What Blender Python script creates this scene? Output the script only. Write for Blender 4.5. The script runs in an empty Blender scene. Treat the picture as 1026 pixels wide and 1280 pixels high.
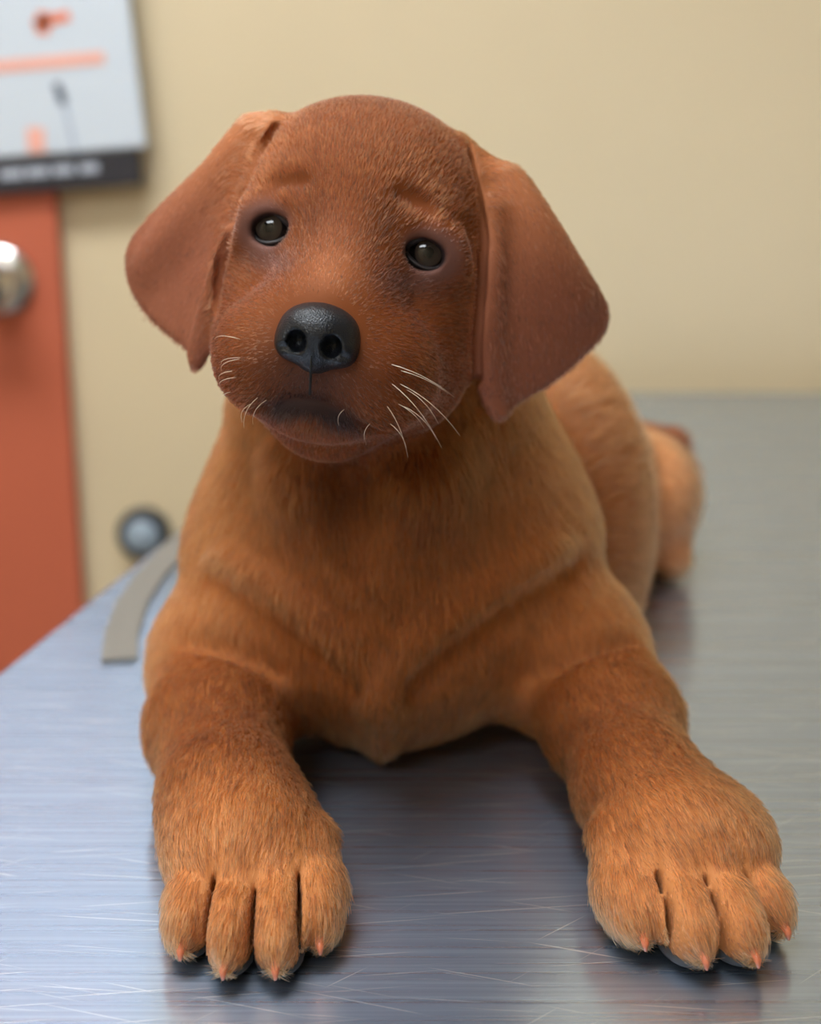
import bpy, bmesh, math, mathutils
import mathutils.kdtree
import numpy as np

FUR = True
rng = np.random.default_rng(7)
sc = bpy.context.scene
COL = sc.collection

# ------------------------------------------------------------------ camera
FPX, TH, H, TZ = 1750.0, math.atan(0.28), 0.255, 0.90     # TZ: height of the table top above the floor
CT, ST = math.cos(TH), math.sin(TH)
cam_d = bpy.data.cameras.new('camera')
cam = bpy.data.objects.new('camera', cam_d)
COL.objects.link(cam)
cam.location = (0, 0, TZ + H)
cam.rotation_euler = (math.pi / 2 - TH, 0, 0)
cam_d.sensor_fit = 'VERTICAL'
cam_d.sensor_height = 36.0
cam_d.lens = FPX / 1280 * 36.0
cam_d.clip_start = 0.02
cam_d.dof.use_dof = True
cam_d.dof.focus_distance = 0.445
cam_d.dof.aperture_fstop = 6.2
sc.camera = cam

# ------------------------------------------------------------------ world, exposure
world = bpy.data.worlds.new('world')
sc.world = world
world.use_nodes = True
world.node_tree.nodes['Background'].inputs[0].default_value = (0.8, 0.85, 1.0, 1)
world.node_tree.nodes['Background'].inputs[1].default_value = 0.3
sc.view_settings.view_transform = 'Standard'
sc.view_settings.look = 'None'
sc.view_settings.gamma = 1.0
sc.view_settings.exposure = 0.0
PANEL_POWER = 21.5


# ------------------------------------------------------------------ helpers
def link(name, me, mat=None, parent=None, loc=(0, 0, 0), rot=(0, 0, 0)):
    o = bpy.data.objects.new(name, me)
    COL.objects.link(o)
    o.location = loc
    o.rotation_euler = rot
    if parent is not None:
        o.parent = parent
    if mat is not None:
        o.data.materials.append(mat)
    return o


def tag(o, label=None, cat=None, kind=None, group=None):
    for k, v in (('label', label), ('category', cat), ('kind', kind), ('group', group)):
        if v:
            o[k] = v
    return o


def from_bm(name, bm, mat=None, parent=None, loc=(0, 0, 0), rot=(0, 0, 0), smooth=False):
    me = bpy.data.meshes.new(name)
    bm.to_mesh(me)
    bm.free()
    if smooth:
        me.polygons.foreach_set('use_smooth', [True] * len(me.polygons))
    return link(name, me, mat, parent, loc, rot)


def box(name, lo, hi, mat, parent=None, bevel=0.0, loc=(0, 0, 0), rot=(0, 0, 0)):
    bm = bmesh.new()
    bmesh.ops.create_cube(bm, size=1)
    for v in bm.verts:
        v.co = [lo[i] + (v.co[i] + 0.5) * (hi[i] - lo[i]) for i in range(3)]
    if bevel:
        bmesh.ops.bevel(bm, geom=bm.edges[:], offset=bevel, segments=3, profile=0.5, affect='EDGES')
    return from_bm(name, bm, mat, parent, loc, rot)


def prism(name, poly, z0, z1, mat, parent=None, bevel=0.0, loc=(0, 0, 0)):
    bm = bmesh.new()
    lo = [bm.verts.new((x, y, z0)) for x, y in poly]
    hi = [bm.verts.new((x, y, z1)) for x, y in poly]
    bm.faces.new(lo[::-1])
    bm.faces.new(hi)
    n = len(poly)
    for i in range(n):
        bm.faces.new((lo[i], lo[(i + 1) % n], hi[(i + 1) % n], hi[i]))
    bmesh.ops.recalc_face_normals(bm, faces=bm.faces[:])
    if bevel:
        bmesh.ops.bevel(bm, geom=bm.edges[:], offset=bevel, segments=3, profile=0.5, affect='EDGES')
    return from_bm(name, bm, mat, parent, loc)


def lathe(name, prof, mat, parent=None, loc=(0, 0, 0), rot=(0, 0, 0), seg=40):
    """profile (radius, height) turned about local z"""
    bm = bmesh.new()
    rings = []
    for r, z in prof:
        if r < 1e-6:
            rings.append([bm.verts.new((0, 0, z))])
        else:
            rings.append([bm.verts.new((r * math.cos(2 * math.pi * i / seg), r * math.sin(2 * math.pi * i / seg), z)) for i in range(seg)])
    for a, b in zip(rings[:-1], rings[1:]):
        for i in range(seg):
            j = (i + 1) % seg
            f = [a[i % len(a)], a[j % len(a)], b[j % len(b)], b[i % len(b)]]
            f = list(dict.fromkeys(f))
            if len(f) > 2:
                bm.faces.new(f)
    bmesh.ops.recalc_face_normals(bm, faces=bm.faces[:])
    return from_bm(name, bm, mat, parent, loc, rot, smooth=True)


def tube_mesh(name, pts, rad, seg=6, closed=False):
    """a tube swept through pts with a radius for each point"""
    pts = np.asarray(pts, float)
    n = len(pts)
    if closed:
        tan = np.roll(pts, -1, 0) - np.roll(pts, 1, 0)
    else:
        tan = np.gradient(pts, axis=0)
    tan /= np.linalg.norm(tan, axis=1)[:, None]
    ref = np.array([0.31, 0.17, 0.93])
    u = np.cross(tan, ref)
    u /= np.linalg.norm(u, axis=1)[:, None]
    v = np.cross(tan, u)
    an = np.arange(seg) * 2 * math.pi / seg
    rad = np.broadcast_to(np.asarray(rad, float), (n,))
    ring = pts[:, None, :] + rad[:, None, None] * (np.cos(an)[None, :, None] * u[:, None, :] + np.sin(an)[None, :, None] * v[:, None, :])
    verts = ring.reshape(-1, 3).tolist()
    faces = []
    for i in range(n if closed else n - 1):
        k = (i + 1) % n
        for j in range(seg):
            m = (j + 1) % seg
            faces.append((i * seg + j, i * seg + m, k * seg + m, k * seg + j))
    if not closed:
        faces.append(tuple(range(seg))[::-1])
        faces.append(tuple((n - 1) * seg + j for j in range(seg)))
    me = bpy.data.meshes.new(name)
    me.from_pydata(verts, [], faces)
    me.polygons.foreach_set('use_smooth', [True] * len(me.polygons))
    return me


def mat(name, color=(0.5, 0.5, 0.5), rough=0.5, metal=0.0, **kw):
    m = bpy.data.materials.new(name)
    m.use_nodes = True
    b = m.node_tree.nodes['Principled BSDF']
    b.inputs['Base Color'].default_value = (*color, 1)
    b.inputs['Roughness'].default_value = rough
    b.inputs['Metallic'].default_value = metal
    for k, v in kw.items():
        b.inputs[k.replace('_', ' ')].default_value = v
    return m


class NT:
    """tiny node helper"""
    def __init__(self, m):
        self.t = m.node_tree
        self.b = self.t.nodes.get('Principled BSDF')

    def n(self, kind, **kw):
        x = self.t.nodes.new(kind)
        for k, v in kw.items():
            if k.startswith('in_'):
                key = k[3:]
                key = int(key) if key.isdigit() else key.replace('_', ' ')
                x.inputs[key].default_value = v
            else:
                setattr(x, k, v)
        return x

    def l(self, a, b):
        self.t.links.new(a, b)

    def ramp(self, fac, stops):
        r = self.n('ShaderNodeValToRGB')
        el = r.color_ramp.elements
        while len(el) < len(stops):
            el.new(0.5)
        for e, (p, c) in zip(el, stops):
            e.position = p
            e.color = (*c, 1) if len(c) == 3 else c
        self.l(fac, r.inputs[0])
        return r.outputs[0]


def ray(px, py):
    u, v = (px - 513) / FPX, (640 - py) / FPX
    return np.array([u, CT + v * ST, -ST + v * CT])


def W(px, py, Y):
    """a point of the place (z from the table top) seen in direction px, py at distance Y along the table"""
    d = ray(px, py)
    return np.array([0, 0, H]) + d * (Y / d[1])


def X(px, Y, z):
    """the point at distance Y and height z above the table, in picture column px"""
    return np.array([(px - 513) / FPX * (Y * CT + (H - z) * ST), Y, z])


# ------------------------------------------------------------------ materials
def wall_paint(name, col, bump=0.05):
    m = mat(name, col, 0.6)
    t = NT(m)
    tc = t.n('ShaderNodeTexCoord')
    nz = t.n('ShaderNodeTexNoise', in_Scale=3.0, in_Detail=3.0)
    t.l(tc.outputs['Object'], nz.inputs['Vector'])
    c = t.ramp(nz.outputs['Fac'], [(0.3, tuple(x * 0.97 for x in col)), (0.7, tuple(min(1, x * 1.03) for x in col))])
    t.l(c, t.b.inputs['Base Color'])
    n2 = t.n('ShaderNodeTexNoise', in_Scale=220.0, in_Detail=2.0)
    t.l(tc.outputs['Object'], n2.inputs['Vector'])
    bp = t.n('ShaderNodeBump', in_Strength=bump, in_Distance=0.002)
    t.l(n2.outputs['Fac'], bp.inputs['Height'])
    t.l(bp.outputs['Normal'], t.b.inputs['Normal'])
    return m


M_wall = wall_paint('cream wall paint', (0.65, 0.525, 0.335))
M_ceil = wall_paint('white ceiling', (0.78, 0.78, 0.78))
M_floor = wall_paint('grey floor', (0.16, 0.155, 0.15))
M_door = wall_paint('red door paint', (0.50, 0.112, 0.052), 0.03)
M_chrome = mat('satin metal', (0.72, 0.72, 0.70), 0.22, 1.0)
M_dark = mat('dark rubber', (0.03, 0.033, 0.04), 0.5)
M_paper = mat('white board', (0.60, 0.655, 0.72), 0.35)
M_black = mat('black strip', (0.02, 0.02, 0.028), 0.4)
M_orange = mat('orange print', (0.80, 0.20, 0.09), 0.5)
M_pink = mat('pale orange print', (0.85, 0.42, 0.33), 0.5)
M_ink = mat('dark ink', (0.08, 0.10, 0.16), 0.5)
M_ink2 = mat('grey ink', (0.40, 0.45, 0.55), 0.5)
M_band = mat('taupe matte', (0.19, 0.175, 0.15), 0.6)
M_legs = mat('painted steel', (0.25, 0.26, 0.28), 0.4, 0.6)


def steel():
    m = mat('brushed steel', (0.48, 0.56, 0.70), 0.22, 1.0)
    t = NT(m)
    tc = t.n('ShaderNodeTexCoord')
    mp = t.n('ShaderNodeMapping')
    mp.inputs['Scale'].default_value = (3.0, 420.0, 1.0)
    t.l(tc.outputs['Object'], mp.inputs['Vector'])
    brush = t.n('ShaderNodeTexNoise', in_Scale=1.0, in_Detail=3.0, in_Roughness=0.6)
    t.l(mp.outputs[0], brush.inputs['Vector'])
    # single long scratches in a few directions
    scr = None
    for ang, sx, sy, off, thr in ((0.10, 16.0, 1500.0, 3.1, 0.768), (-0.12, 20.0, 1500.0, 8.7, 0.768), (0.30, 24.0, 1500.0, 1.7, 0.79), (-0.7, 26.0, 1400.0, 5.2, 0.81)):
        mm = t.n('ShaderNodeMapping')
        mm.inputs['Rotation'].default_value = (0, 0, ang)
        m2 = t.n('ShaderNodeMapping')
        m2.inputs['Scale'].default_value = (sx, sy, 1)
        m2.inputs['Location'].default_value = (off, off * 3, off)
        t.l(tc.outputs['Object'], mm.inputs['Vector'])
        t.l(mm.outputs[0], m2.inputs['Vector'])
        nz = t.n('ShaderNodeTexNoise', in_Scale=1.0, in_Detail=0.0)
        t.l(m2.outputs[0], nz.inputs['Vector'])
        mr = t.n('ShaderNodeMapRange')
        mr.inputs[1].default_value = thr
        mr.inputs[2].default_value = thr + 0.06
        t.l(nz.outputs['Fac'], mr.inputs[0])
        if scr is None:
            scr = mr.outputs[0]
        else:
            mx = t.n('ShaderNodeMath', operation='MAXIMUM')
            t.l(scr, mx.inputs[0])
            t.l(mr.outputs[0], mx.inputs[1])
            scr = mx.outputs[0]
    smg = t.n('ShaderNodeTexNoise', in_Scale=9.0, in_Detail=4.0)
    t.l(tc.outputs['Object'], smg.inputs['Vector'])
    # roughness = 0.17 + brush + smudges + scratches
    r1 = t.n('ShaderNodeMapRange')
    r1.inputs[3].default_value = 0.05
    r1.inputs[4].default_value = 0.19
    t.l(brush.outputs['Fac'], r1.inputs[0])
    r2 = t.n('ShaderNodeMath', operation='MULTIPLY_ADD')
    r2.inputs[1].default_value = 0.10
    t.l(smg.outputs['Fac'], r2.inputs[0])
    t.l(r1.outputs[0], r2.inputs[2])
    r3 = t.n('ShaderNodeMath', operation='MULTIPLY_ADD')
    r3.inputs[1].default_value = 0.05
    t.l(scr, r3.inputs[0])
    t.l(r2.outputs[0], r3.inputs[2])
    t.l(r3.outputs[0], t.b.inputs['Roughness'])
    mixc = t.n('ShaderNodeMix', data_type='RGBA')
    mixc.inputs[6].default_value = (0.48, 0.56, 0.70, 1)
    mixc.inputs[7].default_value = (0.70, 0.74, 0.80, 1)
    t.l(scr, mixc.inputs[0])
    t.l(mixc.outputs[2], t.b.inputs['Base Color'])
    ad = t.n('ShaderNodeMath', operation='MULTIPLY_ADD')
    ad.inputs[1].default_value = -0.04
    t.l(scr, ad.inputs[0])
    t.l(brush.outputs['Fac'], ad.inputs[2])
    bp = t.n('ShaderNodeBump', in_Strength=0.22, in_Distance=0.0006)
    t.l(ad.outputs[0], bp.inputs['Height'])
    t.l(bp.outputs['Normal'], t.b.inputs['Normal'])
    t.b.inputs['Anisotropic'].default_value = 0.8
    tg = t.n('ShaderNodeCombineXYZ')
    tg.inputs[1].default_value = 1.0            # brushed along x: highlights stretch across the brushing
    t.l(tg.outputs[0], t.b.inputs['Tangent'])
    bm_ = t.ramp(brush.outputs['Fac'], [(.30, (.33, .42, .55)), (.5, (.40, .50, .645)), (.70, (.51, .62, .77))])
    mixb = t.n('ShaderNodeMix', data_type='RGBA')
    t.l(bm_, mixb.inputs[6])
    mixb.inputs[7].default_value = (0.95, 0.97, 1.0, 1)
    t.l(scr, mixb.inputs[0])
    # worn, finely scratched steel also scatters: a second, rougher lobe
    b2 = t.n('ShaderNodeBsdfPrincipled')
    b2.inputs['Metallic'].default_value = 1.0
    t.l(mixb.outputs[2], b2.inputs['Base Color'])
    b2.inputs['Roughness'].default_value = 0.46
    b2.inputs['Anisotropic'].default_value = 0.5
    t.l(tg.outputs[0], b2.inputs['Tangent'])
    t.l(bp.outputs['Normal'], b2.inputs['Normal'])
    mx2 = t.n('ShaderNodeMixShader')
    mx2.inputs[0].default_value = 0.30
    t.l(t.b.outputs[0], mx2.inputs[1])
    t.l(b2.outputs[0], mx2.inputs[2])
    t.l(mx2.outputs[0], t.t.nodes['Material Output'].inputs['Surface'])
    return m


M_steel = steel()

# ------------------------------------------------------------------ the room
WY = 1.424                     # the wall behind the table
RX0, RX1, RY0, RZ = -2.1, 2.3, -2.2, 2.62


def struct(name, lo, hi, m, label, cat):
    return tag(box(name, lo, hi, m), label, cat, 'structure')


struct('floor', (RX0 - .1, RY0 - .1, -0.1), (RX1 + .1, WY + .1, 0), M_floor, 'grey floor of the exam room under the table', 'floor')
struct('ceiling', (RX0 - .1, RY0 - .1, RZ), (RX1 + .1, WY + .1, RZ + .1), M_ceil, 'white ceiling of the exam room', 'ceiling')
struct('wall_back', (RX0 - .1, WY, 0), (RX1 + .1, WY + .1, RZ), M_wall, 'plain cream painted wall behind the puppy', 'wall')
struct('wall_front', (RX0 - .1, RY0 - .1, 0), (RX1 + .1, RY0, RZ), M_wall, 'cream wall facing the puppy, behind the viewer', 'wall')
struct('wall_left', (RX0 - .1, RY0, 0), (RX0, WY, RZ), M_wall, 'cream side wall to the left of the table', 'wall')
struct('wall_right', (RX1, RY0, 0), (RX1 + .1, WY, RZ), M_wall, 'cream side wall to the right of the table', 'wall')

# door on the left: its right-hand edge, and a silver knob
dr = W(89, 480, WY)[0]
door = tag(box('door_1', (-0.86, -0.018, 0.0), (0, 0.0, 1.98), M_door, loc=(dr, WY, 0.005)), 'red-orange painted door at left edge with silver knob', 'door', 'structure')
kp = W(-3, 357, WY - .03)
kx, kz = kp[0] - dr, kp[2] + TZ
knob = lathe('door_knob', [(.011, .0), (.011, .022), (.020, .028), (.0265, .038), (.0275, .047), (.024, .056), (.014, .061), (0, .062)], M_chrome, door, (kx, -0.028, kz), (math.pi / 2, 0, 0))
lathe('rosette', [(0, -.010), (.0345, -.010), (.0350, -.007), (.033, -.003), (.024, .0), (.0, .001)], M_chrome, knob)

# white board with orange marks and a black strip, hung proud of the wall
BY = WY - 0.035
bc = W(183, 184, BY)
board = bpy.data.objects.new('notice_board', None)
COL.objects.link(board)
board.location = (bc[0], BY, bc[2] + TZ)
board.rotation_euler = (0, math.radians(-4.2), 0)
tag(board, 'white notice board with orange print and black lower strip, upper left wall', 'notice board')
PXW = BY / ray(100, 100)[1] / FPX         # metres per picture pixel on the board
bw, bh = 0.46, 0.62
box('board', (-bw, 0, 0), (0, 0.012, bh), M_paper, board, 0.003)
box('bottom_strip', (-bw, 0.003, -0.034), (-.010, 0.018, -0.001), M_black, board, 0.002)
box('standoff', (-bw + .05, .012, .05), (-.05, .035, bh - .05), M_dark, board)


def print_box(name, px0, px1, py0, py1, m, tilt=0.0):
    x0, x1 = (px0 - 183) * PXW, (px1 - 183) * PXW
    z0, z1 = (184 - py1) * PXW, (184 - py0) * PXW
    cx, cz = (x0 + x1) / 2, (z0 + z1) / 2
    w, h = (x1 - x0) / 2, (z1 - z0) / 2
    return box(name, (-w, -.0009, -h), (w, .001, h), m, board, 0.0, (cx, 0, cz), (0, tilt, 0))


print_box('red_line', -330, 144, 68, 82, M_pink, -0.01)
print_box('orange_mark', 62, 108, 18, 30, M_orange, -0.15)
print_box('orange_mark', 66, 82, 14, 40, M_orange, 0.15)
print_box('pen_stroke', 86, 92, 106, 184, M_ink2, -0.10)
print_box('pen_stroke', 78, 88, 98, 124, M_ink, -0.22)
print_box('pale_mark', 34, 56, 150, 180, M_pink, 0.1)
print_box('pale_mark', -330, 150, -190, -120, M_pink)
print_box('pale_mark', -300, -60, -80, -40, M_orange)
for i in range(9):
    x0 = -178 + i * 34
    s = print_box('lettering', x0, x0 + 22 + (i * 7) % 9, 198, 210, mat('grey lettering', (.42, .45, .52), .5) if i == 0 else M_letter)
    M_letter = s.data.materials[0]
    s.location.y = .003

# round wall bumper
wb = W(181, 665, WY)
bump = tag(bpy.data.objects.new('wall_bumper', None), 'small round blue-grey wall bumper with dark rim beside the door', 'wall bumper')
COL.objects.link(bump)
bump.location = (wb[0], WY, wb[2] + TZ)
lathe('rim', [(0, 0), (.028, 0), (.028, .012), (.024, .018), (.019, .018), (.018, .006), (0, .006)], M_dark, bump, (0, 0, 0), (math.pi / 2, 0, 0))
lathe('disc', [(.0, .006), (.0195, .006), (.0195, .014), (.016, .019), (.0, .021)], mat('blue grey rubber', (.30, .37, .44), .35), bump, (0, 0, 0), (math.pi / 2, 0, 0))

# ceiling light panels; the far one, behind the viewer, is added fill
M_glow = mat('light diffuser', (0.9, 0.9, 0.9), 0.5)
M_glow.node_tree.nodes['Principled BSDF'].inputs['Emission Color'].default_value = (0.88, 0.945, 1.0, 1)
M_glow.node_tree.nodes['Principled BSDF'].inputs['Emission Strength'].default_value = PANEL_POWER
M_frame = mat('white frame', (0.8, 0.8, 0.8), 0.4)
for i, (cx, cy, lab) in enumerate(((-0.50, 0.36, 'flat white ceiling light panel above the table'), (-0.85, -1.45, 'flat white ceiling light panel added behind the viewer to fill the chest'))):
    e = tag(bpy.data.objects.new('ceiling_light', None), lab, 'ceiling light')
    COL.objects.link(e)
    e.location = (cx, cy, RZ)
    box('diffuser', (-.58, -.29, -.03), (.58, .29, -.012), M_glow, e)
    for k, (lo, hi) in enumerate((((-.61, -.32, -.035), (-.58, .32, 0)), ((.58, -.32, -.035), (.61, .32, 0)), ((-.58, -.32, -.035), (.58, -.29, 0)), ((-.58, .29, -.035), (.58, .32, 0)))):
        box('frame_rail', lo, hi, M_frame, e)

# ------------------------------------------------------------------ the exam table
FE = W(800, 490, 1.0)
ye = H / (-(ray(800, 490)[2] / ray(800, 490)[1]))       # far edge where that ray meets the top
def ontop(px, py):
    d = ray(px, py)
    return (d * (H / -d[2]))[:2]
L0, L1 = ontop(0, 836), ontop(235, 651)
dl = (L1 - L0) / (L1[1] - L0[1])
pl = lambda y: (L0[0] + dl[0] * (y - L0[1]), y)
table = tag(bpy.data.objects.new('exam_table', None), 'scratched stainless steel examination table the puppy lies on', 'table')
COL.objects.link(table)
table.location = (0.35, 0.75, 0)
sh = lambda pts: [(x - .35, y - .75) for x, y in pts]
poly = [pl(0.16), (1.05, 0.16), (1.05, ye), pl(ye)]
prism('table_top', sh(poly), TZ - 0.035, TZ, M_steel, table, 0.004)
box('apron', (-.32, -.40, TZ - .11), (.5, .42, TZ - .035), M_legs, table, 0.004)
box('column', (-.12, -.14, .06), (.16, .14, TZ - .11), M_legs, table, 0.01)
box('foot_plate', (-.34, -.36, 0.0), (.42, .36, .06), M_legs, table, 0.012)

# plain flat taupe band at the table's left edge
st_c = [ontop(px, py) for px, py in ((300, 628), (262, 650), (222, 685), (188, 722), (165, 757), (152, 795), (149, 828))]
st_c = np.array(st_c)
bm = bmesh.new()
tn = np.gradient(st_c, axis=0)
tn /= np.linalg.norm(tn, axis=1)[:, None]
hw_ = .0085
rows = []
for p, q in zip(st_c, tn):
    sd = np.array([q[1], -q[0]]) * hw_
    a, b = p - sd, p + sd
    rows.append([bm.verts.new((v[0], v[1], z)) for v, z in ((a, .0), (b, .0), (b, .0022), (a, .0022))])
for r0, r1 in zip(rows[:-1], rows[1:]):
    for i in range(4):
        bm.faces.new((r0[i], r0[(i + 1) % 4], r1[(i + 1) % 4], r1[i]))
bm.faces.new(rows[0])
bm.faces.new(rows[-1][::-1])
bmesh.ops.recalc_face_normals(bm, faces=bm.faces[:])
band = from_bm('band', bm, M_band, None, (0, 0, TZ + .0003))
tag(band, 'flat taupe band lying along the left table edge behind the puppy', 'band')

# ------------------------------------------------------------------ signed-distance modelling
F32 = np.float32


def ell(c, r, R=None, k=0.0):
    """ellipsoid; R rows = its axes"""
    c, r = np.asarray(c, F32), np.asarray(r, F32)
    R = np.eye(3, dtype=F32) if R is None else np.asarray(R, F32)

    def f(x, y, z):
        dx, dy, dz = x - c[0], y - c[1], z - c[2]
        p = [dx * R[i, 0] + dy * R[i, 1] + dz * R[i, 2] for i in range(3)]
        k0 = np.sqrt(sum((p[i] / r[i]) ** 2 for i in range(3)))
        k1 = np.sqrt(sum((p[i] / r[i] ** 2) ** 2 for i in range(3))) + F32(1e-9)
        return k0 * (k0 - 1) / k1
    e = np.sqrt(((R * r[:, None]) ** 2).sum(0))
    return f, c - e, c + e


def cone(a, b, r1, r2):
    a, b = np.asarray(a, F32), np.asarray(b, F32)
    ba = b - a
    L2 = F32((ba ** 2).sum())

    def f(x, y, z):
        t = np.clip(((x - a[0]) * ba[0] + (y - a[1]) * ba[1] + (z - a[2]) * ba[2]) / L2, 0, 1)
        return np.sqrt((x - a[0] - t * ba[0]) ** 2 + (y - a[1] - t * ba[1]) ** 2 + (z - a[2] - t * ba[2]) ** 2) - (F32(r1) + t * F32(r2 - r1))
    return f, np.minimum(a - r1, b - r2), np.maximum(a + r1, b + r2)


class Field:
    def __init__(self, xs, ys, zs):
        self.ax = [np.asarray(v, F32) for v in (xs, ys, zs)]
        self.F = np.full([len(v) for v in self.ax], 0.05, F32)
        self.prims = []

    def add(self, prim, k=0.01, op='u', flow=None, tag=None, w=1.0):
        f, lo, hi = prim
        pad = max(2 * k, 0.006) + 0.004
        sl = []
        for i in range(3):
            a = np.searchsorted(self.ax[i], lo[i] - pad)
            b = np.searchsorted(self.ax[i], hi[i] + pad)
            if b - a < 2:
                return
            sl.append(slice(a, b))
        sl = tuple(sl)
        x = self.ax[0][sl[0]][:, None, None]
        y = self.ax[1][sl[1]][None, :, None]
        z = self.ax[2][sl[2]][None, None, :]
        d = f(x, y, z).astype(F32)
        A = self.F[sl]
        if op == 'u':
            h = np.maximum(k - np.abs(A - d), 0) / k
            self.F[sl] = np.minimum(A, d) - h * h * k / 4
            self.prims.append((f, flow, tag, w))
        else:
            h = np.maximum(k - np.abs(A + d), 0) / k
            self.F[sl] = np.maximum(A, -d) + h * h * k / 4

    def mesh(self):
        """naive surface nets on a rectilinear grid"""
        F, ax = self.F, self.ax
        n = F.shape
        S = F < 0
        acc_i, acc_p, quads = [], [], []
        st = (n[1] * n[2], n[2], 1)
        for d in range(3):
            lo = [slice(None)] * 3
            hi = [slice(None)] * 3
            lo[d], hi[d] = slice(0, -1), slice(1, None)
            cr = S[tuple(lo)] != S[tuple(hi)]
            e1, e2 = [q for q in range(3) if q != d]
            cr_i = np.argwhere(cr)
            ok = np.ones(len(cr_i), bool)
            for q in (e1, e2):
                ok &= (cr_i[:, q] > 0) & (cr_i[:, q] < n[q] - 1)
            I = cr_i[ok]
            J = I.copy()
            J[:, d] += 1
            fa, fb = F[tuple(I.T)], F[tuple(J.T)]
            t = fa / (fa - fb)
            P = np.stack([ax[q][I[:, q]] for q in range(3)], 1).astype(np.float64)
            P[:, d] += t * (ax[d][J[:, d]] - ax[d][I[:, d]])
            base = I[:, 0] * st[0] + I[:, 1] * st[1] + I[:, 2]
            s1, s2 = st[e1], st[e2]
            cells = [base - s1 - s2, base - s2, base, base - s1]
            for c in cells:
                acc_i.append(c)
                acc_p.append(P)
            q = np.stack(cells, 1)
            flip = (fa > 0) ^ (d == 1)
            q[flip] = q[flip][:, ::-1]
            quads.append(q)
        ci = np.concatenate(acc_i)
        cp = np.concatenate(acc_p)
        u, inv = np.unique(ci, return_inverse=True)
        cnt = np.bincount(inv)
        V = np.stack([np.bincount(inv, cp[:, q]) / cnt for q in range(3)], 1)
        Q = np.searchsorted(u, np.concatenate(quads))
        return V, Q


def np_mesh(name, V, Q, smooth=True):
    me = bpy.data.meshes.new(name)
    me.vertices.add(len(V))
    me.vertices.foreach_set('co', V.astype(F32).ravel())
    me.loops.add(Q.size)
    me.loops.foreach_set('vertex_index', Q.astype(np.int32).ravel())
    me.polygons.add(len(Q))
    me.polygons.foreach_set('loop_start', np.arange(0, Q.size, 4, dtype=np.int32))
    me.polygons.foreach_set('use_smooth', np.ones(len(Q), bool))
    me.update(calc_edges=True)
    me.validate()
    return me


def axis(lo, hi, parts):
    """grid coordinates: parts = [(from, step), ...]"""
    out = [lo]
    while out[-1] < hi:
        s = parts[0][1]
        for a, b in parts:
            if out[-1] >= a:
                s = b
        out.append(out[-1] + s)
    return np.array(out)


def frame_from(n, roll, up=(0, ST, CT)):
    n = np.asarray(n, float)
    n /= np.linalg.norm(n)
    a0 = np.cross(up, n)
    a0 /= np.linalg.norm(a0)
    b0 = np.cross(n, a0)
    c, s = math.cos(roll), math.sin(roll)
    return np.stack([c * a0 - s * b0, s * a0 + c * b0, n])


# ------------------------------------------------------------------ the puppy
PB = np.array([0.03, 0.60, 0.0])                # where the puppy stands (its empty), on the table
fld = Field(axis(-0.165, 0.185, [(-9, .0016), (-.10, .0011), (.075, .0016)]),
            axis(0.325, 0.90, [(-9, .0014), (.42, .0011), (.55, .0016), (.62, .0028)]),
            axis(-0.004, 0.275, [(-9, .0014), (.11, .0011)]))

# head frame: rows a (picture right), b (up), c (towards the nose)
HN = np.array([-0.075, -1.0, 0.082 + math.tan(math.radians(2.0))])
HR = frame_from(HN, math.radians(9.6))
EC = 0.036
HO = W(437, 302, 0.480) - EC * HR[2]


def hp(a, b, c):
    return HO + a * HR[0] + b * HR[1] + c * HR[2]


def hv(a, b, c):
    return a * HR[0] + b * HR[1] + c * HR[2]


def hell(c, r, R=None):
    RR = HR if R is None else R @ HR
    return ell(hp(*c), r, RR)


def hcone(a, b, r1, r2):
    return cone(hp(*a), hp(*b), r1, r2)


NOSE = hp(0, -0.030, 0.085)
down = np.array([0, 0, -1.0])
A = fld.add
# torso
spine = np.array([0.35, 1.0, -0.1])
A(ell((-0.004, .590, .080), (.074, .075, .079)), .02, flow=(0, .4, -1))
A(ell((-.010, .550, .046), (.046, .040, .043)), .025, flow=(0, -.1, -1))
A(ell((-.010, .534, .054), (.048, .038, .036)), .025, flow=(0, -.2, -1))
A(ell((.056, .675, .060), (.068, .10, .058), frame_from((-.35, -1, 0), 0, (0, 0, 1))), .03, flow=spine)
A(ell((.074, .735, .054), (.058, .07, .050), frame_from((-.35, -1, 0), 0, (0, 0, 1))), .03, flow=spine)
A(ell((.088, .780, .046), (.055, .07, .044), frame_from((-.35, -1, 0), 0, (0, 0, 1))), .03, flow=spine)
# hind legs
A(ell(W(808, 618, .795), (.032, .050, .037)), .012, flow=(.2, .6, -1))
A(cone(X(800, .80, .018), X(838, .765, .014), .018, .013), .012, flow=(0, -1, -.2))
A(ell((.035, .815, .042), (.032, .045, .038)), .012, flow=(-.2, .6, -1))
A(cone((.0, .80, .018), (-.01, .76, .014), .018, .013), .012, flow=(0, -1, -.2))
# tail
A(cone(W(770, 548, .85), W(838, 556, .865), .015, .011), .01, flow=(1, .3, 0))
A(cone(W(838, 556, .865), W(860, 585, .862), .011, .007), .005, flow=(1, 0, -.5))
# neck and its loose bib of skin
A(cone(W(485, 650, .580), W(478, 520, .570), 0.079, .064), .032, flow=(0, -.1, -1))
A(ell(W(478, 690, .560), (.064, .045, .048)), .015, flow=(0, -.3, -1))
A(cone(W(390, 600, .512), W(450, 700, .520), .020, .02), .02, flow=(0, -.1, -1))
A(cone(W(515, 600, .512), W(485, 700, .520), .023, .02), .02, flow=(0, -.1, -1))
# shoulders
A(ell(W(346, 735, .570), (.030, .040, .038)), .040, flow=(-.2, -.3, -1))
A(ell(W(612, 715, .580), (.036, .045, .040)), .040, flow=(.2, -.3, -1))
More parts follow.
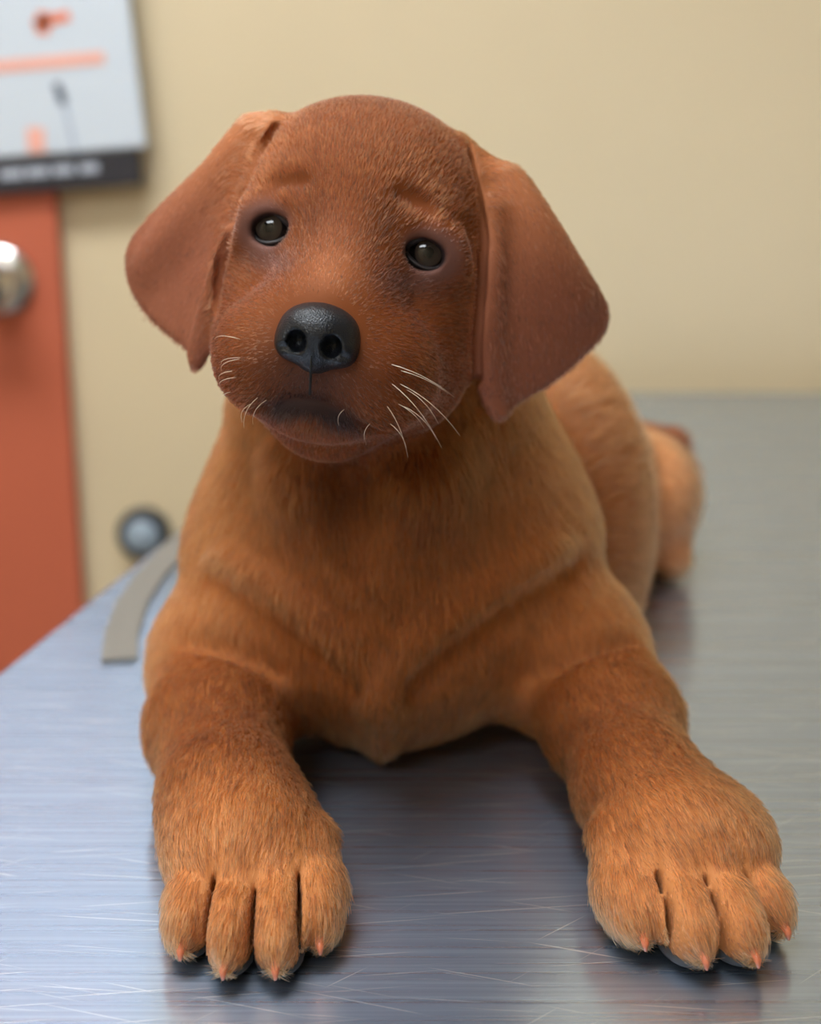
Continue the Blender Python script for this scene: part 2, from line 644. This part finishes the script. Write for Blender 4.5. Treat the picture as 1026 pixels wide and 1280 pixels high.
# left fore leg
el_l, fa_l, wr_l = X(289, .545, .036), X(272, .50, .028), X(286, .445, .0250)
A(cone(W(350, 775, .565), el_l, .028, .0315), .02, flow=(-.2, -.6, -1))
A(cone(el_l, fa_l, .0315, .027), .016, flow=(-.1, -1, -.3))
A(cone(fa_l, wr_l, .0265, .0240), .012, flow=(0, -1, -.2))
A(cone(wr_l, X(300, .420, .0235), .0240, .0228), .01, flow=(0, -1, -.2))
# right fore leg
el_r, fa_r, wr_r = X(708, .553, .038), X(764, .503, .0295), X(798, .455, .0255)
A(cone(W(630, 770, .575), el_r, .030, .0315), .02, flow=(.2, -.6, -1))
A(cone(el_r, fa_r, .0315, .0265), .016, flow=(.1, -1, -.3))
A(cone(fa_r, wr_r, .0255, .0230), .012, flow=(.1, -1, -.2))
A(cone(wr_r, X(842, .420, .0235), .0225, .0225), .01, flow=(.3, -1, -.2))


def surf(px, py):
    """the point of the body met first in that direction"""
    d = ray(px, py)
    ts = np.linspace(.36, .95, 900)
    P = np.array([0, 0, H]) + d * ts[:, None]
    ii = [np.clip(np.searchsorted(fld.ax[q], P[:, q]), 0, len(fld.ax[q]) - 1) for q in range(3)]
    v = fld.F[ii[0], ii[1], ii[2]]
    k = np.argmax(v < 0) if (v < 0).any() else 600
    return P[k], d / np.linalg.norm(d)


def ridge(pts, r, sink, k=.014, op='u', flow=(0, -.2, -1), tag=None, soft=3):
    # follow the surface closely along the line and let the fold die out at both ends
    p = np.array(pts, float)
    at_ = np.arange(len(p))
    tt = np.linspace(0, len(p) - 1, 5 * (len(p) - 1) + 1)
    px, py = np.interp(tt, at_, p[:, 0]), np.interp(tt, at_, p[:, 1])
    q = []
    for x, y in zip(px, py):
        a, d = surf(x, y)
        q.append(a + d * sink)
    q = np.array(q)
    for _ in range(soft):
        q[1:-1] = (q[:-2] + 2 * q[1:-1] + q[2:]) / 4
    rr = r * np.sin(np.pi * np.linspace(.06, .94, len(q))) ** .6
    cs_ = [cone(q[i], q[i + 1], rr[i], rr[i + 1]) for i in range(len(q) - 1)]

    def f(x, y, z):
        d = cs_[0][0](x, y, z)
        for c in cs_[1:]:
            d = np.minimum(d, c[0](x, y, z))
        return d
    pr = (f, np.min([c[1] for c in cs_], axis=0), np.max([c[2] for c in cs_], axis=0))
    if op == 'u':
        A(pr, k, flow=flow, tag=tag)
    else:
        A(pr, k, op='s')
    return pr


fld.F += F32(.0018)
# folds of loose skin in a V down the chest
ridge([(275, 700), (310, 725), (370, 770), (430, 815), (474, 868)], .0085, .0012, .010)
ridge([(700, 680), (680, 697), (630, 735), (560, 785), (512, 825), (476, 868)], .0085, .0012, .010)
ridge([(262, 722), (320, 770), (380, 822), (440, 868)], .0065, -.0005, .010, 's')
ridge([(722, 700), (685, 735), (625, 780), (555, 830), (512, 866)], .0065, -.0005, .010, 's')
ridge([(474, 868), (476, 905), (476, 930)], .006, .003)
ridge([(232, 800), (290, 812), (345, 838)], .004, .000, .008, 's')
ridge([(790, 800), (730, 815), (660, 850)], .004, .000, .008, 's')
ridge([(437, 590), (440, 640), (445, 700)], .008, .0005, .012, 's')
# paws: a metacarpal pad and four toes each
CLAWS, PADS = [], []


SLOTS = []


def paw(center, dirn, rm, toes):
    d = np.array([dirn[0], dirn[1], 0.0])
    d /= np.linalg.norm(d)
    Rm = np.stack([np.cross((0, 0, 1), -d), -d, (0, 0, 1)])
    A(ell(center, rm, Rm), .012, flow=(d[0], d[1], -.25))
    info = []
    for px, Yf, r, ang in toes:
        td = np.array([math.sin(ang), -math.cos(ang), 0])
        tip = X(px, Yf, .010)
        cc = tip - td * .0165
        Rt = np.stack([np.cross((0, 0, 1), -td), -td, (0, 0, 1)])
        cc[2] = .0128
        A(ell(cc, (r, .0185, .0122), Rt), .0022, flow=(td[0], td[1], -.6))
        A(cone(cc - td * .022 + np.array([0, 0, .010]), cc - td * .004 + np.array([0, 0, .003]), r * .9, r * .95), .006, flow=(td[0], td[1], -.35))
        CLAWS.append((cc, td, r))
        PADS.append((cc, td, r))
        info.append((cc, td, r))
    for (c0, t0, r0), (c1, t1, r1) in zip(info[:-1], info[1:]):
        td = t0 + t1
        td /= np.linalg.norm(td)
        m = (c0 * r1 + c1 * r0) / (r0 + r1)
        Rt = np.stack([np.cross((0, 0, 1), -td), -td, (0, 0, 1)])
        SLOTS.append(ell(m + td * .0085 + np.array([0, 0, .0050]), (.0008, .0145, .0120), Rt))
    for e in SLOTS[-3:]:
        A(e, .0022, op='s')


paw(X(306, .425, .0200), (-.02, -1), (.0260, .030, .0195), [(229, .381, .0090, -.10), (281, .371, .0092, -.03), (345, .371, .0100, .02), (399, .384, .0086, .12)])
paw(X(868, .428, .0200), (.22, -1), (.0260, .030, .0195), [(803, .386, .0106, .08), (877, .376, .0108, .18), (940, .377, .0098, .26), (976, .392, .0082, .36)])

# head
away = 'nose'
A(hell((0, .010, -.006), (.0460, .0425, .050)), .016, flow=away)
A(hell((0, .012, .012), (.037, .030, .031)), .014, flow=away)
for s in (-1, 1):
    A(hell((s * .0255, -.020, .006), (.0215, .030, .037)), .016, flow=away)          # cheek
    A(hell((s * .021, .0140, .0310), (.0125, .0075, .0090)), .008, flow=away)      # brow
    A(hell((s * .0160, -.0405, .0560), (.0170, .0180, .0240), ), .010, flow=away)  # upper lip
    A(hcone((s * .0190, -.041, .050), (s * .0275, -.044, .018), .0160, .0160), .016, flow=away)
A(hcone((0, -.004, .028), (0, -.0255, .0630), .0230, .0175), .014, flow=away)       # bridge
A(hell((0, -.0355, .0690), (.0165, .0145, .0125)), .006, flow=away)
A(hcone((0, -.052, .030), (0, -.045, -.01), .024, .030), .012, flow=away)         # lower jaw
A(hell((0, -.0572, .0500), (.0200, .0100, .0245)), .003, flow=away)               # chin
for s in (-1, 1):
    A(hcone((0, -.0500, .0810), (s * .0100, -.0535, .0770), .0010, .0010), .002, op='s')
    A(hcone((s * .0100, -.0535, .0770), (s * .0230, -.0595, .0600), .0010, .0010), .002, op='s')
EYES = [(-1, hp(-.0262, 0.0, .0315)), (1, hp(.0262, 0.0, .0315))]
for s, p in EYES:
    A(hell((s * .0262, 0.0, .0335), (.0135, .0110, .0098)), .006, flow=away)       # lids
    A(hell((s * .0262, 0.0, .0425), (.0070, .0058, .0100)), .002, op='s')


# ears: flaps with their own thickness and curl, in the head's frame
def ear(pts, cs, thick, k, flow, blg=.010):
    loc = []
    # round the outline off between its corners
    p, cs2, n = np.array(pts, float), np.array(cs, float), len(pts)
    full, fc = [], []
    for i in range(n):
        P = [np.append(p[(i + q) % n], cs2[(i + q) % n]) for q in (-1, 0, 1, 2)]
        for u in (0, .34, .67):
            v = .5 * (2 * P[1] + (P[2] - P[0]) * u + (2 * P[0] - 5 * P[1] + 4 * P[2] - P[3]) * u * u + (3 * P[1] - P[0] - 3 * P[2] + P[3]) * u ** 3)
            full.append(v[:2])
            fc.append(v[2])
    pts, cs = full, fc
    for (px, py), c0 in zip(pts, cs):
        d = ray(px, py)
        o = np.array([0, 0, H]) - HO
        t = (c0 - o @ HR[2]) / (d @ HR[2])
        q = o + t * d
        loc.append(HR @ q)
    loc = np.array(loc)
    P2 = loc[:, :2].astype(F32)
    Mx = np.stack([np.ones(len(loc)), loc[:, 0], loc[:, 1]], 1)
    co = np.linalg.lstsq(Mx, loc[:, 2], rcond=None)[0].astype(F32)
    cen = P2.mean(0)

    def f(x, y, z):
        dx, dy, dz = x - F32(HO[0]), y - F32(HO[1]), z - F32(HO[2])
        h = HR.astype(F32)
        a = dx * h[0, 0] + dy * h[0, 1] + dz * h[0, 2]
        b = dx * h[1, 0] + dy * h[1, 1] + dz * h[1, 2]
        c = dx * h[2, 0] + dy * h[2, 1] + dz * h[2, 2]
        best = np.full(a.shape, 1e9, F32)
        ins = np.zeros(a.shape, bool)
        n = len(P2)
        for i in range(n):
            p, q = P2[i], P2[(i + 1) % n]
            e = q - p
            t = np.clip(((a - p[0]) * e[0] + (b - p[1]) * e[1]) / (e @ e), 0, 1)
            best = np.minimum(best, (a - p[0] - t * e[0]) ** 2 + (b - p[1] - t * e[1]) ** 2)
            cond = ((p[1] > b) != (q[1] > b))
            xi = p[0] + (b - p[1]) / (e[1] if abs(e[1]) > 1e-9 else 1e-9) * e[0]
            ins ^= cond & (a < xi)
        d2 = np.sqrt(best)
        d2 = np.where(ins, -d2, d2)
        bulge = F32(blg) * (1 - np.clip(((a - cen[0]) ** 2 + (b - cen[1]) ** 2) / F32(.035 ** 2), 0, 1.6))
        cc = co[0] + co[1] * a + co[2] * b + bulge
        tk = F32(thick) + F32(.0055) * np.clip((b - F32(.012)) / F32(.035), 0, 1)
        dc = (np.abs(c - cc) - tk) * F32(.85)
        rr = tk * F32(.9)
        u, v = np.maximum(d2 + rr, 0), np.maximum(dc + rr, 0)
        return np.sqrt(u * u + v * v) + np.minimum(np.maximum(d2 + rr, dc + rr), 0) - rr
    wp = np.array([hp(*q) for q in loc])
    A((f, wp.min(0) - .014, wp.max(0) + .014), k, flow=flow, tag='ear')
    return loc


EL = ear([(352, 150), (325, 150), (300, 156), (266, 208), (225, 240), (190, 268), (160, 305), (158, 345), (178, 385), (212, 418), (236, 438), (240, 460), (249, 458), (259, 420), (268, 370), (278, 310), (298, 250), (330, 195)],
         [.006, .002, -.002, -.008, -.014, -.018, -.022, -.020, -.014, -.006, .002, .006, .008, .010, .012, .014, .014, .010], .0028, .008, hv(-.5, -1, -.3), .004)
ER = ear([(575, 176), (592, 183), (622, 206), (650, 213), (682, 262), (720, 322), (757, 374), (761, 404), (748, 428), (700, 473), (650, 504), (626, 522), (608, 502), (599, 445), (603, 370), (607, 290), (592, 225)],
         [.006, .004, -.002, -.006, -.012, -.016, -.020, -.020, -.016, -.006, .004, .010, .012, .014, .014, .014, .010], .0028, .008, hv(.35, -1, -.3))

# folds of the ears
le, re_ = dict(flow=hv(-.3, -1, -.3), tag='ear'), dict(flow=hv(.25, -1, -.3), tag='ear')
ridge([(340, 165), (308, 240), (284, 310), (262, 385), (246, 448)], .0035, .0014, .007, **le)
ridge([(315, 165), (270, 230), (225, 285), (190, 330)], .005, .0040, .016, **le)
ridge([(613, 262), (612, 330), (606, 410), (612, 465), (622, 512)], .0042, .0018, .008, **re_)
ridge([(628, 225), (670, 300), (715, 370)], .005, .0040, .016, **re_)
# worry lines above the eyes
ridge([(332, 246), (352, 234), (378, 227)], .0013, -.0004, .007, 's')
ridge([(506, 243), (522, 255), (538, 271)], .0013, -.0004, .007, 's')
ridge([(290, 300), (302, 268), (330, 254), (360, 250)], .0028, .0018, .007, flow='nose')
ridge([(512, 276), (540, 282), (566, 302), (580, 340)], .0028, .0018, .007, flow='nose')
# the gap between each ear's front edge and the face
for rep_ in range(3):
    ridge([(345, 160), (328, 187), (310, 218), (294, 252), (283, 292), (277, 330), (271, 390)], .0021, .0014, .003, 's', soft=2)
for rep_ in range(2):
    SLOTS.append(ridge([(583, 182), (596, 245), (604, 298), (601, 359), (596, 424), (599, 500)], .0018, .0012, .002, 's', soft=1))
fld.F = np.maximum(fld.F, F32(.0010) - fld.ax[2][None, None, :])
V, Q = fld.mesh()
print('body verts', len(V))

# keep the biggest island, so that the body is one piece
puppy = tag(bpy.data.objects.new('puppy', None), 'reddish brown floppy-eared puppy lying on the steel table', 'dog')
COL.objects.link(puppy)
puppy.location = (PB[0], PB[1], TZ)
body_me = np_mesh('body', V - PB, Q)
nv = len(V)
N = np.zeros(nv * 3, F32)
body_me.vertices.foreach_get('normal', N)
N = N.reshape(-1, 3).astype(float)

# coat colour and hair flow over the body
Vh = (V - HO) @ HR.T
wsum = np.zeros(nv)
flow = np.zeros((nv, 3))
earw = np.zeros(nv)
headw = np.zeros(nv)
Vf = V.astype(F32)
for f, fl, tg, w in fld.prims:
    d = f(Vf[:, 0], Vf[:, 1], Vf[:, 2]).astype(float)
    ww = np.exp(-np.clip(d, -.002, .1) / .0035)
    if isinstance(fl, str):
        v = V - NOSE
        v = v / (np.linalg.norm(v, axis=1)[:, None] + 1e-9)
        headw += ww
    else:
        v = np.asarray(fl, float) / np.linalg.norm(fl)
    if tg == 'ear':
        earw += ww
    flow += ww[:, None] * v
    wsum += ww
flow /= wsum[:, None]
earw /= wsum
headw = headw / wsum
flow -= (flow * N).sum(1)[:, None] * N
flow /= np.linalg.norm(flow, axis=1)[:, None] + 1e-9


def sstep(x, a, b):
    t = np.clip((x - a) / (b - a), 0, 1)
    return t * t * (3 - 2 * t)


def mixc(c, d, w):
    return c * (1 - w[:, None]) + np.asarray(d) * w[:, None]


coat = np.tile(np.array([0.200, 0.064, 0.016]), (nv, 1))
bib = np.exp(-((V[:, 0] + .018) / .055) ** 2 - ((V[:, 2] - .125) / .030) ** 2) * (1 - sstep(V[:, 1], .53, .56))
coat = mixc(coat, (0.330, 0.120, 0.036), sstep(V[:, 1], .49, .54))  # torso lightened in colour, standing in for light from above and left
coat = mixc(coat, (0.135, 0.040, 0.009), np.clip(bib * 1.2, 0, 1))  # neck below the jaw: the head's shade put into the coat colour
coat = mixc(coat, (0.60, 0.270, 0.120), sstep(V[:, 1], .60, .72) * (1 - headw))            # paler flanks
coat = mixc(coat, (0.390, 0.150, 0.050), (1 - sstep(V[:, 1], .395, .45)) * (1 - sstep(V[:, 2], .05, .08)))   # paler paws
coat = mixc(coat, (0.160, 0.043, 0.011), headw)
coat = mixc(coat, (0.36, 0.125, 0.048), np.clip(earw * 1.1, 0, 1))  # upper ear paler, with some of the overhead light in its colour
coat = mixc(coat, (0.235, 0.080, 0.043), np.clip(earw * 1.1, 0, 1) * sstep(-Vh[:, 1], -.045, .015))  # lower ear darker: its own mahogany tone plus painted shade
lip = np.abs(Vh[:, 0])
mouth = np.exp(-(np.clip(lip - .009, 0, 1) / .008) ** 2 - ((Vh[:, 1] + .0530 + lip * .30) / .0048) ** 2) * sstep(Vh[:, 2], .03, .06)
coat = mixc(coat, (0.024, 0.016, 0.016), np.clip(mouth * 1.15, 0, 1))
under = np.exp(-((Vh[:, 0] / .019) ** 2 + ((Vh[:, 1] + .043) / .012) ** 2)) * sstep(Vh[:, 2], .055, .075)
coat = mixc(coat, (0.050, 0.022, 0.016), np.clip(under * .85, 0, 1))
eyed = np.min([np.linalg.norm((V - p) @ HR.T * np.array([.85, 1.1, 0.6]), axis=1) for s, p in EYES], axis=0)
coat = mixc(coat, (0.130, 0.066, 0.056), .75 * (1 - sstep(eyed, .0100, .0140)))
coat = mixc(coat, (0.030, 0.020, 0.021), 1 - sstep(eyed, .0080, .0095))
for s_ in (-1, 1):
    g = np.exp(-(((Vh[:, 0] - s_ * .0125) / .007) ** 2 + ((Vh[:, 1] - .006) / .012) ** 2)) * headw * (Vh[:, 2] > 0)
    coat = mixc(coat, (0.085, 0.022, 0.006), .65 * g)
    g = np.exp(-(((Vh[:, 0] - s_ * .024) / .010) ** 2 + ((Vh[:, 1] + .0105) / .0045) ** 2)) * headw * (Vh[:, 2] > 0)
    coat = mixc(coat, (0.110, 0.060, 0.055), .6 * g)
coat = mixc(coat, (0.28, 0.092, 0.034), .7 * np.exp(-((Vh[:, 0] / .009) ** 2 + ((Vh[:, 1] + .010) / .008) ** 2)) * sstep(Vh[:, 2], .03, .05))
tailw = sstep(V[:, 1], .845, .86)
coat = mixc(coat, (0.20, 0.045, 0.018), tailw)

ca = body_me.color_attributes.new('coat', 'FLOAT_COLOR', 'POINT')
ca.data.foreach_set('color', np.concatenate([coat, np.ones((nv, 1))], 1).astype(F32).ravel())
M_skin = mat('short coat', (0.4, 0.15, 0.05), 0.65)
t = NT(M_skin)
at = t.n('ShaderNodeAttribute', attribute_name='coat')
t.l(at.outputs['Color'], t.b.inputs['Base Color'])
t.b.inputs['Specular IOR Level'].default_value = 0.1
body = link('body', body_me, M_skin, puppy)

# nose
nf = Field(np.arange(-.019, .019, .0004), np.arange(-.026, .016, .0004), np.arange(-.016, .017, .0004))
nf.add(ell((0, .0012, 0), (.0138, .0088, .0115)), .004)
nf.add(ell((0, -.0055, -.001), (.0085, .0075, .0098)), .005)
for s in (-1, 1):
    nf.add(ell((s * .0088, -.0035, .0015), (.0058, .0062, .0078)), .003)
for s in (-1, 1):
    nf.add(ell((s * .0060, -.0030, .0100), (.0034, .0037, .0066)), .0012, op='s')
    nf.add(cone((s * .0062, -.0050, .0105), (s * .0136, -.0066, .0075), .0026, .0012), .001, op='s')
nf.add(cone((0, -.0045, .0118), (0, -.0180, .0086), .0005, .0007), .0005, op='s')
nV, nQ = nf.mesh()
NC = np.array([0, -0.0300, .0790])
NP = hp(*NC)
nW = (nV * np.array([.91, .97, 1.0])) @ HR + NP - PB
M_nose = mat('black nose leather', (0.008, 0.009, 0.012), 0.28)
M_nose.node_tree.nodes['Principled BSDF'].inputs['Specular IOR Level'].default_value = 0.36
t = NT(M_nose)
tc = t.n('ShaderNodeTexCoord')
vo = t.n('ShaderNodeTexVoronoi', in_Scale=2000.0)
t.l(tc.outputs['Object'], vo.inputs['Vector'])
bp = t.n('ShaderNodeBump', in_Strength=0.45, in_Distance=0.0004)
t.l(vo.outputs['Distance'], bp.inputs['Height'])
t.l(bp.outputs['Normal'], t.b.inputs['Normal'])
nose = tag(link('nose', np_mesh('nose', nW, nQ), M_nose, puppy), 'black leathery nose with two nostrils')

# eyes and lids
M_eye = mat('dark brown eye', (0.02, 0.012, 0.008), 0.06)
t = NT(M_eye)
tc = t.n('ShaderNodeTexCoord')
sx = t.n('ShaderNodeSeparateXYZ')
t.l(tc.outputs['Object'], sx.inputs[0])
ln = t.n('ShaderNodeVectorMath', operation='LENGTH')
cx = t.n('ShaderNodeCombineXYZ')
t.l(sx.outputs[0], cx.inputs[0])
t.l(sx.outputs[1], cx.inputs[1])
t.l(cx.outputs[0], ln.inputs[0])
sc_ = t.n('ShaderNodeMath', operation='MULTIPLY')
sc_.inputs[1].default_value = 100.0
t.l(ln.outputs['Value'], sc_.inputs[0])
t.l(t.ramp(sc_.outputs[0], [(0.0, (.004, .004, .004)), (.16, (.004, .004, .004)), (.19, (.020, .015, .012)), (.43, (.042, .030, .023)), (.48, (.005, .004, .004)), (.60, (.008, .006, .006)), (.68, (.07, .06, .06))]), t.b.inputs['Base Color'])
t.b.inputs['Specular IOR Level'].default_value = 0.35
M_lid = mat('dark eyelid skin', (0.022, 0.016, 0.018), 0.5)
ER_ = .0100
for s, p in EYES:
    eye_n = HR[2] * 1.0 + HR[0] * s * .12 + np.array([0, 0, 0.05])
    RE = frame_from(eye_n, math.radians(9.6 + s * 8))
    bm = bmesh.new()
    bmesh.ops.create_uvsphere(bm, u_segments=40, v_segments=28, radius=ER_)
    ec = p - HR[2] * .0005 - PB
    o = from_bm('eye', bm, M_eye, puppy, smooth=True)
    o.matrix_local = mathutils.Matrix.Translation(ec) @ mathutils.Matrix(np.stack([RE[0], RE[1], RE[2]], 1).tolist()).to_4x4()
    # almond rim, the inner corner lower
    n = 48
    ph = np.arange(n) * 2 * math.pi / n
    ax_ = np.cos(ph) * .0069 - s * .0004 * 0
    ay_ = np.sin(ph) * np.where(np.sin(ph) > 0, .0058, .0052) * (1 - .35 * np.abs(np.cos(ph)) ** 4)
    inner = -s * np.cos(ph)
    ax_ = ax_ + -s * np.clip(inner, 0, 1) ** 6 * .0014
    ay_ = ay_ - np.clip(inner, 0, 1) ** 3 * .0012
    rl = ER_ + .0003
    az_ = np.sqrt(np.clip(rl ** 2 - ax_ ** 2 - ay_ ** 2, 1e-8, None))
    pts = ec + ax_[:, None] * RE[0] + ay_[:, None] * RE[1] + az_[:, None] * RE[2]
    rad = .0008 + .0012 * np.clip(np.sin(ph), 0, 1)
    link('eyelid', tube_mesh('eyelid', pts, rad, 8, True), M_lid, puppy)

# claws and toe pads
M_claw = mat('horn claw', (0.48, 0.13, 0.055), 0.3)
M_pad = mat('grey toe pad', (0.030, 0.030, 0.034), 0.6)
for cc, td, r in CLAWS:
    up = np.array([0, 0, 1.0])
    pts = [cc + td * .0140 - up * .0020, cc + td * .0180 - up * .0026, cc + td * .0204 - up * .0040, cc + td * .0211 - up * .0062]
    link('claw', tube_mesh('claw', np.array(pts) - PB, [.0014, .0016, .0012, .0004], 10), M_claw, puppy)
for cc, td, r in PADS:
    bm = bmesh.new()
    bmesh.ops.create_uvsphere(bm, u_segments=20, v_segments=12, radius=1)
    R = np.stack([np.cross((0, 0, 1), -td), -td, np.array([0, 0, 1.0])])
    for v in bm.verts:
        q = (np.array(v.co) * np.array([r * .80, .0125, .0040])) @ R + cc + td * .0030 - PB
        q[2] = max(q[2] - cc[2] + .0044, .0004)
        v.co = q
    from_bm('toe_pad', bm, M_pad, puppy, smooth=True)

# philtrum: the dark groove from the nose to the lip
link('philtrum', tube_mesh('philtrum', np.array([hp(0, -.0365, .0898), hp(0, -.0405, .0868), hp(0, -.0445, .0838), hp(0, -.0490, .0808)]) - PB, [.0003, .0004, .0005, .0004], 6), mat('black groove', (.004, .004, .004), .9), puppy)

# ------------------------------------------------------------------ fur
def wob(P, sc_, seed):
    g = np.random.default_rng(seed)
    out = np.zeros((len(P), 3))
    for _ in range(7):
        k = g.normal(size=3) * sc_
        out += np.sin(P @ k + g.uniform(0, 6.28))[:, None] * g.normal(size=3)
    return out / 4


def make_fur(n):
    tri = np.concatenate([Q[:, [0, 1, 2]], Q[:, [0, 2, 3]]])
    a, b, c = V[tri[:, 0]], V[tri[:, 1]], V[tri[:, 2]]
    area = np.linalg.norm(np.cross(b - a, c - a), axis=1) / 2
    cen = (a + b + c) / 3
    dens = np.where(cen[:, 1] > .64, .45, 1.0)
    dens *= np.where((cen[:, 2] < .05) & (cen[:, 1] < .48), 1.7, 1.0)
    dens *= 1 + 1.8 * headw[tri[:, 0]]
    dens[cen[:, 2] < .002] = 0
    # no hair on the eyeballs' openings nor under the nose leather
    dens[eyed[tri[:, 0]] < .0090] = 0
    hn = (cen - NP) @ HR.T / np.array([.0138, .0115, .014])
    dens[(hn ** 2).sum(1) < 1] = 0
    w = area * dens
    idx = rng.choice(len(tri), n, p=w / w.sum())
    u, v = rng.random(n), rng.random(n)
    f = u + v > 1
    u[f], v[f] = 1 - u[f], 1 - v[f]
    T = tri[idx]
    bc = np.stack([1 - u - v, u, v], 1)
    mixv = lambda arr: (arr[T] * (bc[..., None] if arr.ndim == 2 else bc)).sum(1)
    root, nn, ff, cc = mixv(V), mixv(N), mixv(flow), mixv(coat)
    hw, ew, ed = mixv(headw), mixv(earw), mixv(eyed)
    nn /= np.linalg.norm(nn, axis=1)[:, None]
    L = np.full(n, .0075)
    L = np.where((root[:, 2] < .06) & (root[:, 1] < .50), .0060, L)
    L = L + .001 * sstep(root[:, 1], .49, .53) * (1 - hw) * (1 - ew)
    L = L * (1 - hw) + .0034 * hw
    L = L * (1 - ew) + .0031 * ew
    dn = np.linalg.norm(root - NOSE, axis=1)
    L *= .6 + .4 * sstep(dn, .012, .045)
    L *= .25 + .75 * sstep(ed, .009, .015)
    gd = np.full(n, 1.0)
    r32 = root.astype(F32)
    for f_, _, _ in SLOTS:
        gd = np.minimum(gd, f_(r32[:, 0], r32[:, 1], r32[:, 2]))
    L *= .30 + .70 * sstep(gd, .0005, .0040)
    L *= rng.uniform(.6, 1.25, n)
    ff = ff + (.12 - .08 * sstep(root[:, 1], .54, .60))[:, None] * wob(root, 420, 1) + .07 * wob(root, 1300, 2) + rng.normal(size=(n, 3)) * .10
    ff -= (ff * nn).sum(1)[:, None] * nn
    ff /= np.linalg.norm(ff, axis=1)[:, None] + 1e-9
    lift = np.clip(rng.normal(.42, .13, n), .15, .9) * (1 - .35 * ew) * (1 - .25 * hw)
    nc = n // 4
    kd = mathutils.kdtree.KDTree(nc)
    for i in range(nc):
        kd.insert(root[i], i)
    kd.balance()
    near = np.array([kd.find(p)[1] for p in root])
    pull = root[near] - root
    pull -= (pull * nn).sum(1)[:, None] * nn
    pull *= np.clip(.0016 / (np.linalg.norm(pull, axis=1) + 1e-9), 0, 1)[:, None]
    cshade = rng.normal(0, .12, nc)[near][:, None]
    ff = ff + .5 * ff[near]
    ff /= np.linalg.norm(ff, axis=1)[:, None] + 1e-9
    pts = np.empty((n, 4, 3))
    root = root - nn * .0003
    for i, t_ in enumerate((0, .33, .67, 1.0)):
        pts[:, i] = root + L[:, None] * (t_ * ff + (lift * (t_ - .55 * t_ * t_))[:, None] * nn) + pull * (.65 * t_)
    pts[..., 2] = np.maximum(pts[..., 2], .0006)
    nr = (1 - sstep(root[:, 1], .47, .52))[:, None]
    shade = 1.0 + (rng.normal(0, .20, n)[:, None] + cshade) * (1 + .9 * nr) + .15 * wob(root, 260, 5)[:, :1]
    cc = np.clip(cc * np.clip(shade, .35, 1.9), 0, 1)
    rad = np.array([.000070, .000068, .000052, .000014])[None] * rng.uniform(.75, 1.25, n)[:, None]
    near_ = (1 - sstep(root[:, 1], .47, .52)) * (1 - .6 * hw)
    rad = rad * (1 + .5 * sstep(root[:, 1], .55, .7) + .5 * near_)[:, None]
    cu = bpy.data.hair_curves.new('fur')
    cu.add_curves([4] * n)
    cu.attributes['position'].data.foreach_set('vector', (pts - PB).astype(F32).ravel())
    ra = cu.attributes.get('radius') or cu.attributes.new('radius', 'FLOAT', 'POINT')
    ra.data.foreach_set('value', rad.astype(F32).ravel())
    co = cu.attributes.new('coat', 'FLOAT_COLOR', 'CURVE')
    co.data.foreach_set('color', np.concatenate([cc, np.ones((n, 1))], 1).astype(F32).ravel())
    m = bpy.data.materials.new('coat hair')
    m.use_nodes = True
    t = NT(m)
    t.t.nodes.remove(t.b)
    hb = t.n('ShaderNodeBsdfHairPrincipled')
    hb.inputs['Roughness'].default_value = .5
    hb.inputs['IOR'].default_value = 1.32
    hb.inputs['Radial Roughness'].default_value = .6
    hb.inputs['Coat'].default_value = 0.0
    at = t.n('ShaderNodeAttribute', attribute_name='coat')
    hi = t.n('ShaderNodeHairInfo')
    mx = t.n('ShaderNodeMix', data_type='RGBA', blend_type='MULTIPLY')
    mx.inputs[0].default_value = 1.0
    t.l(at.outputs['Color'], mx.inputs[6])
    t.l(t.ramp(hi.outputs['Intercept'], [(0.0, (.5, .46, .44)), (.55, (1.0, 1.0, 1.0)), (1.0, (1.35, 1.45, 1.6))]), mx.inputs[7])  # roots darkened to paint the shade between clumps; tips paler golden
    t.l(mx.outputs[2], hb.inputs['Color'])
    t.l(hb.outputs[0], t.t.nodes['Material Output'].inputs['Surface'])
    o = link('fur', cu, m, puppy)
    o['kind'] = 'stuff'
    return o


if FUR:
    make_fur(450000)

# whiskers: one hair each, growing out of the lip
M_whisk = mat('pale whisker', (0.75, 0.62, 0.48), 0.35)
WH = []
for px, py, ex, ey, sag in ((487, 455, 568, 497, .003), (500, 463, 560, 492, .002), (490, 480, 552, 560, .004), (500, 480, 575, 545, .004), (508, 487, 548, 530, .003), (498, 505, 530, 535, .002), (505, 508, 545, 548, .003), (484, 508, 510, 572, .003), (488, 530, 508, 560, .002), (462, 530, 458, 556, .001),
                            (300, 424, 268, 424, .002), (300, 447, 276, 455, .001), (299, 449, 276, 462, .001), (290, 464, 274, 475, .001), (295, 472, 274, 482, .001), (288, 490, 276, 505, .001),
                            (333, 500, 316, 530, .001), (322, 497, 305, 535, .001), (313, 505, 303, 528, .001), (430, 512, 425, 535, .001)):
    WH.append((px, py, ex, ey, sag))
for px, py, ex, ey, sag in WH:
    p0, d0 = surf(px, py)
    side = 1 if ex > px else -1
    Y1 = p0[1] + (.004 if py > 440 else .008)
    p3 = W(ex, ey, Y1)
    tt = np.linspace(0, 1, 8)[:, None]
    out = HR[2] * .010 + HR[0] * side * .003
    mid = (p0 + p3) / 2 + out * .6 + np.array([0, 0, sag])
    pts = (1 - tt) ** 2 * p0 + 2 * tt * (1 - tt) * mid + tt ** 2 * p3
    link('whisker', tube_mesh('whisker', pts - PB, np.linspace(.00011, .00004, 8), 5), M_whisk, puppy)
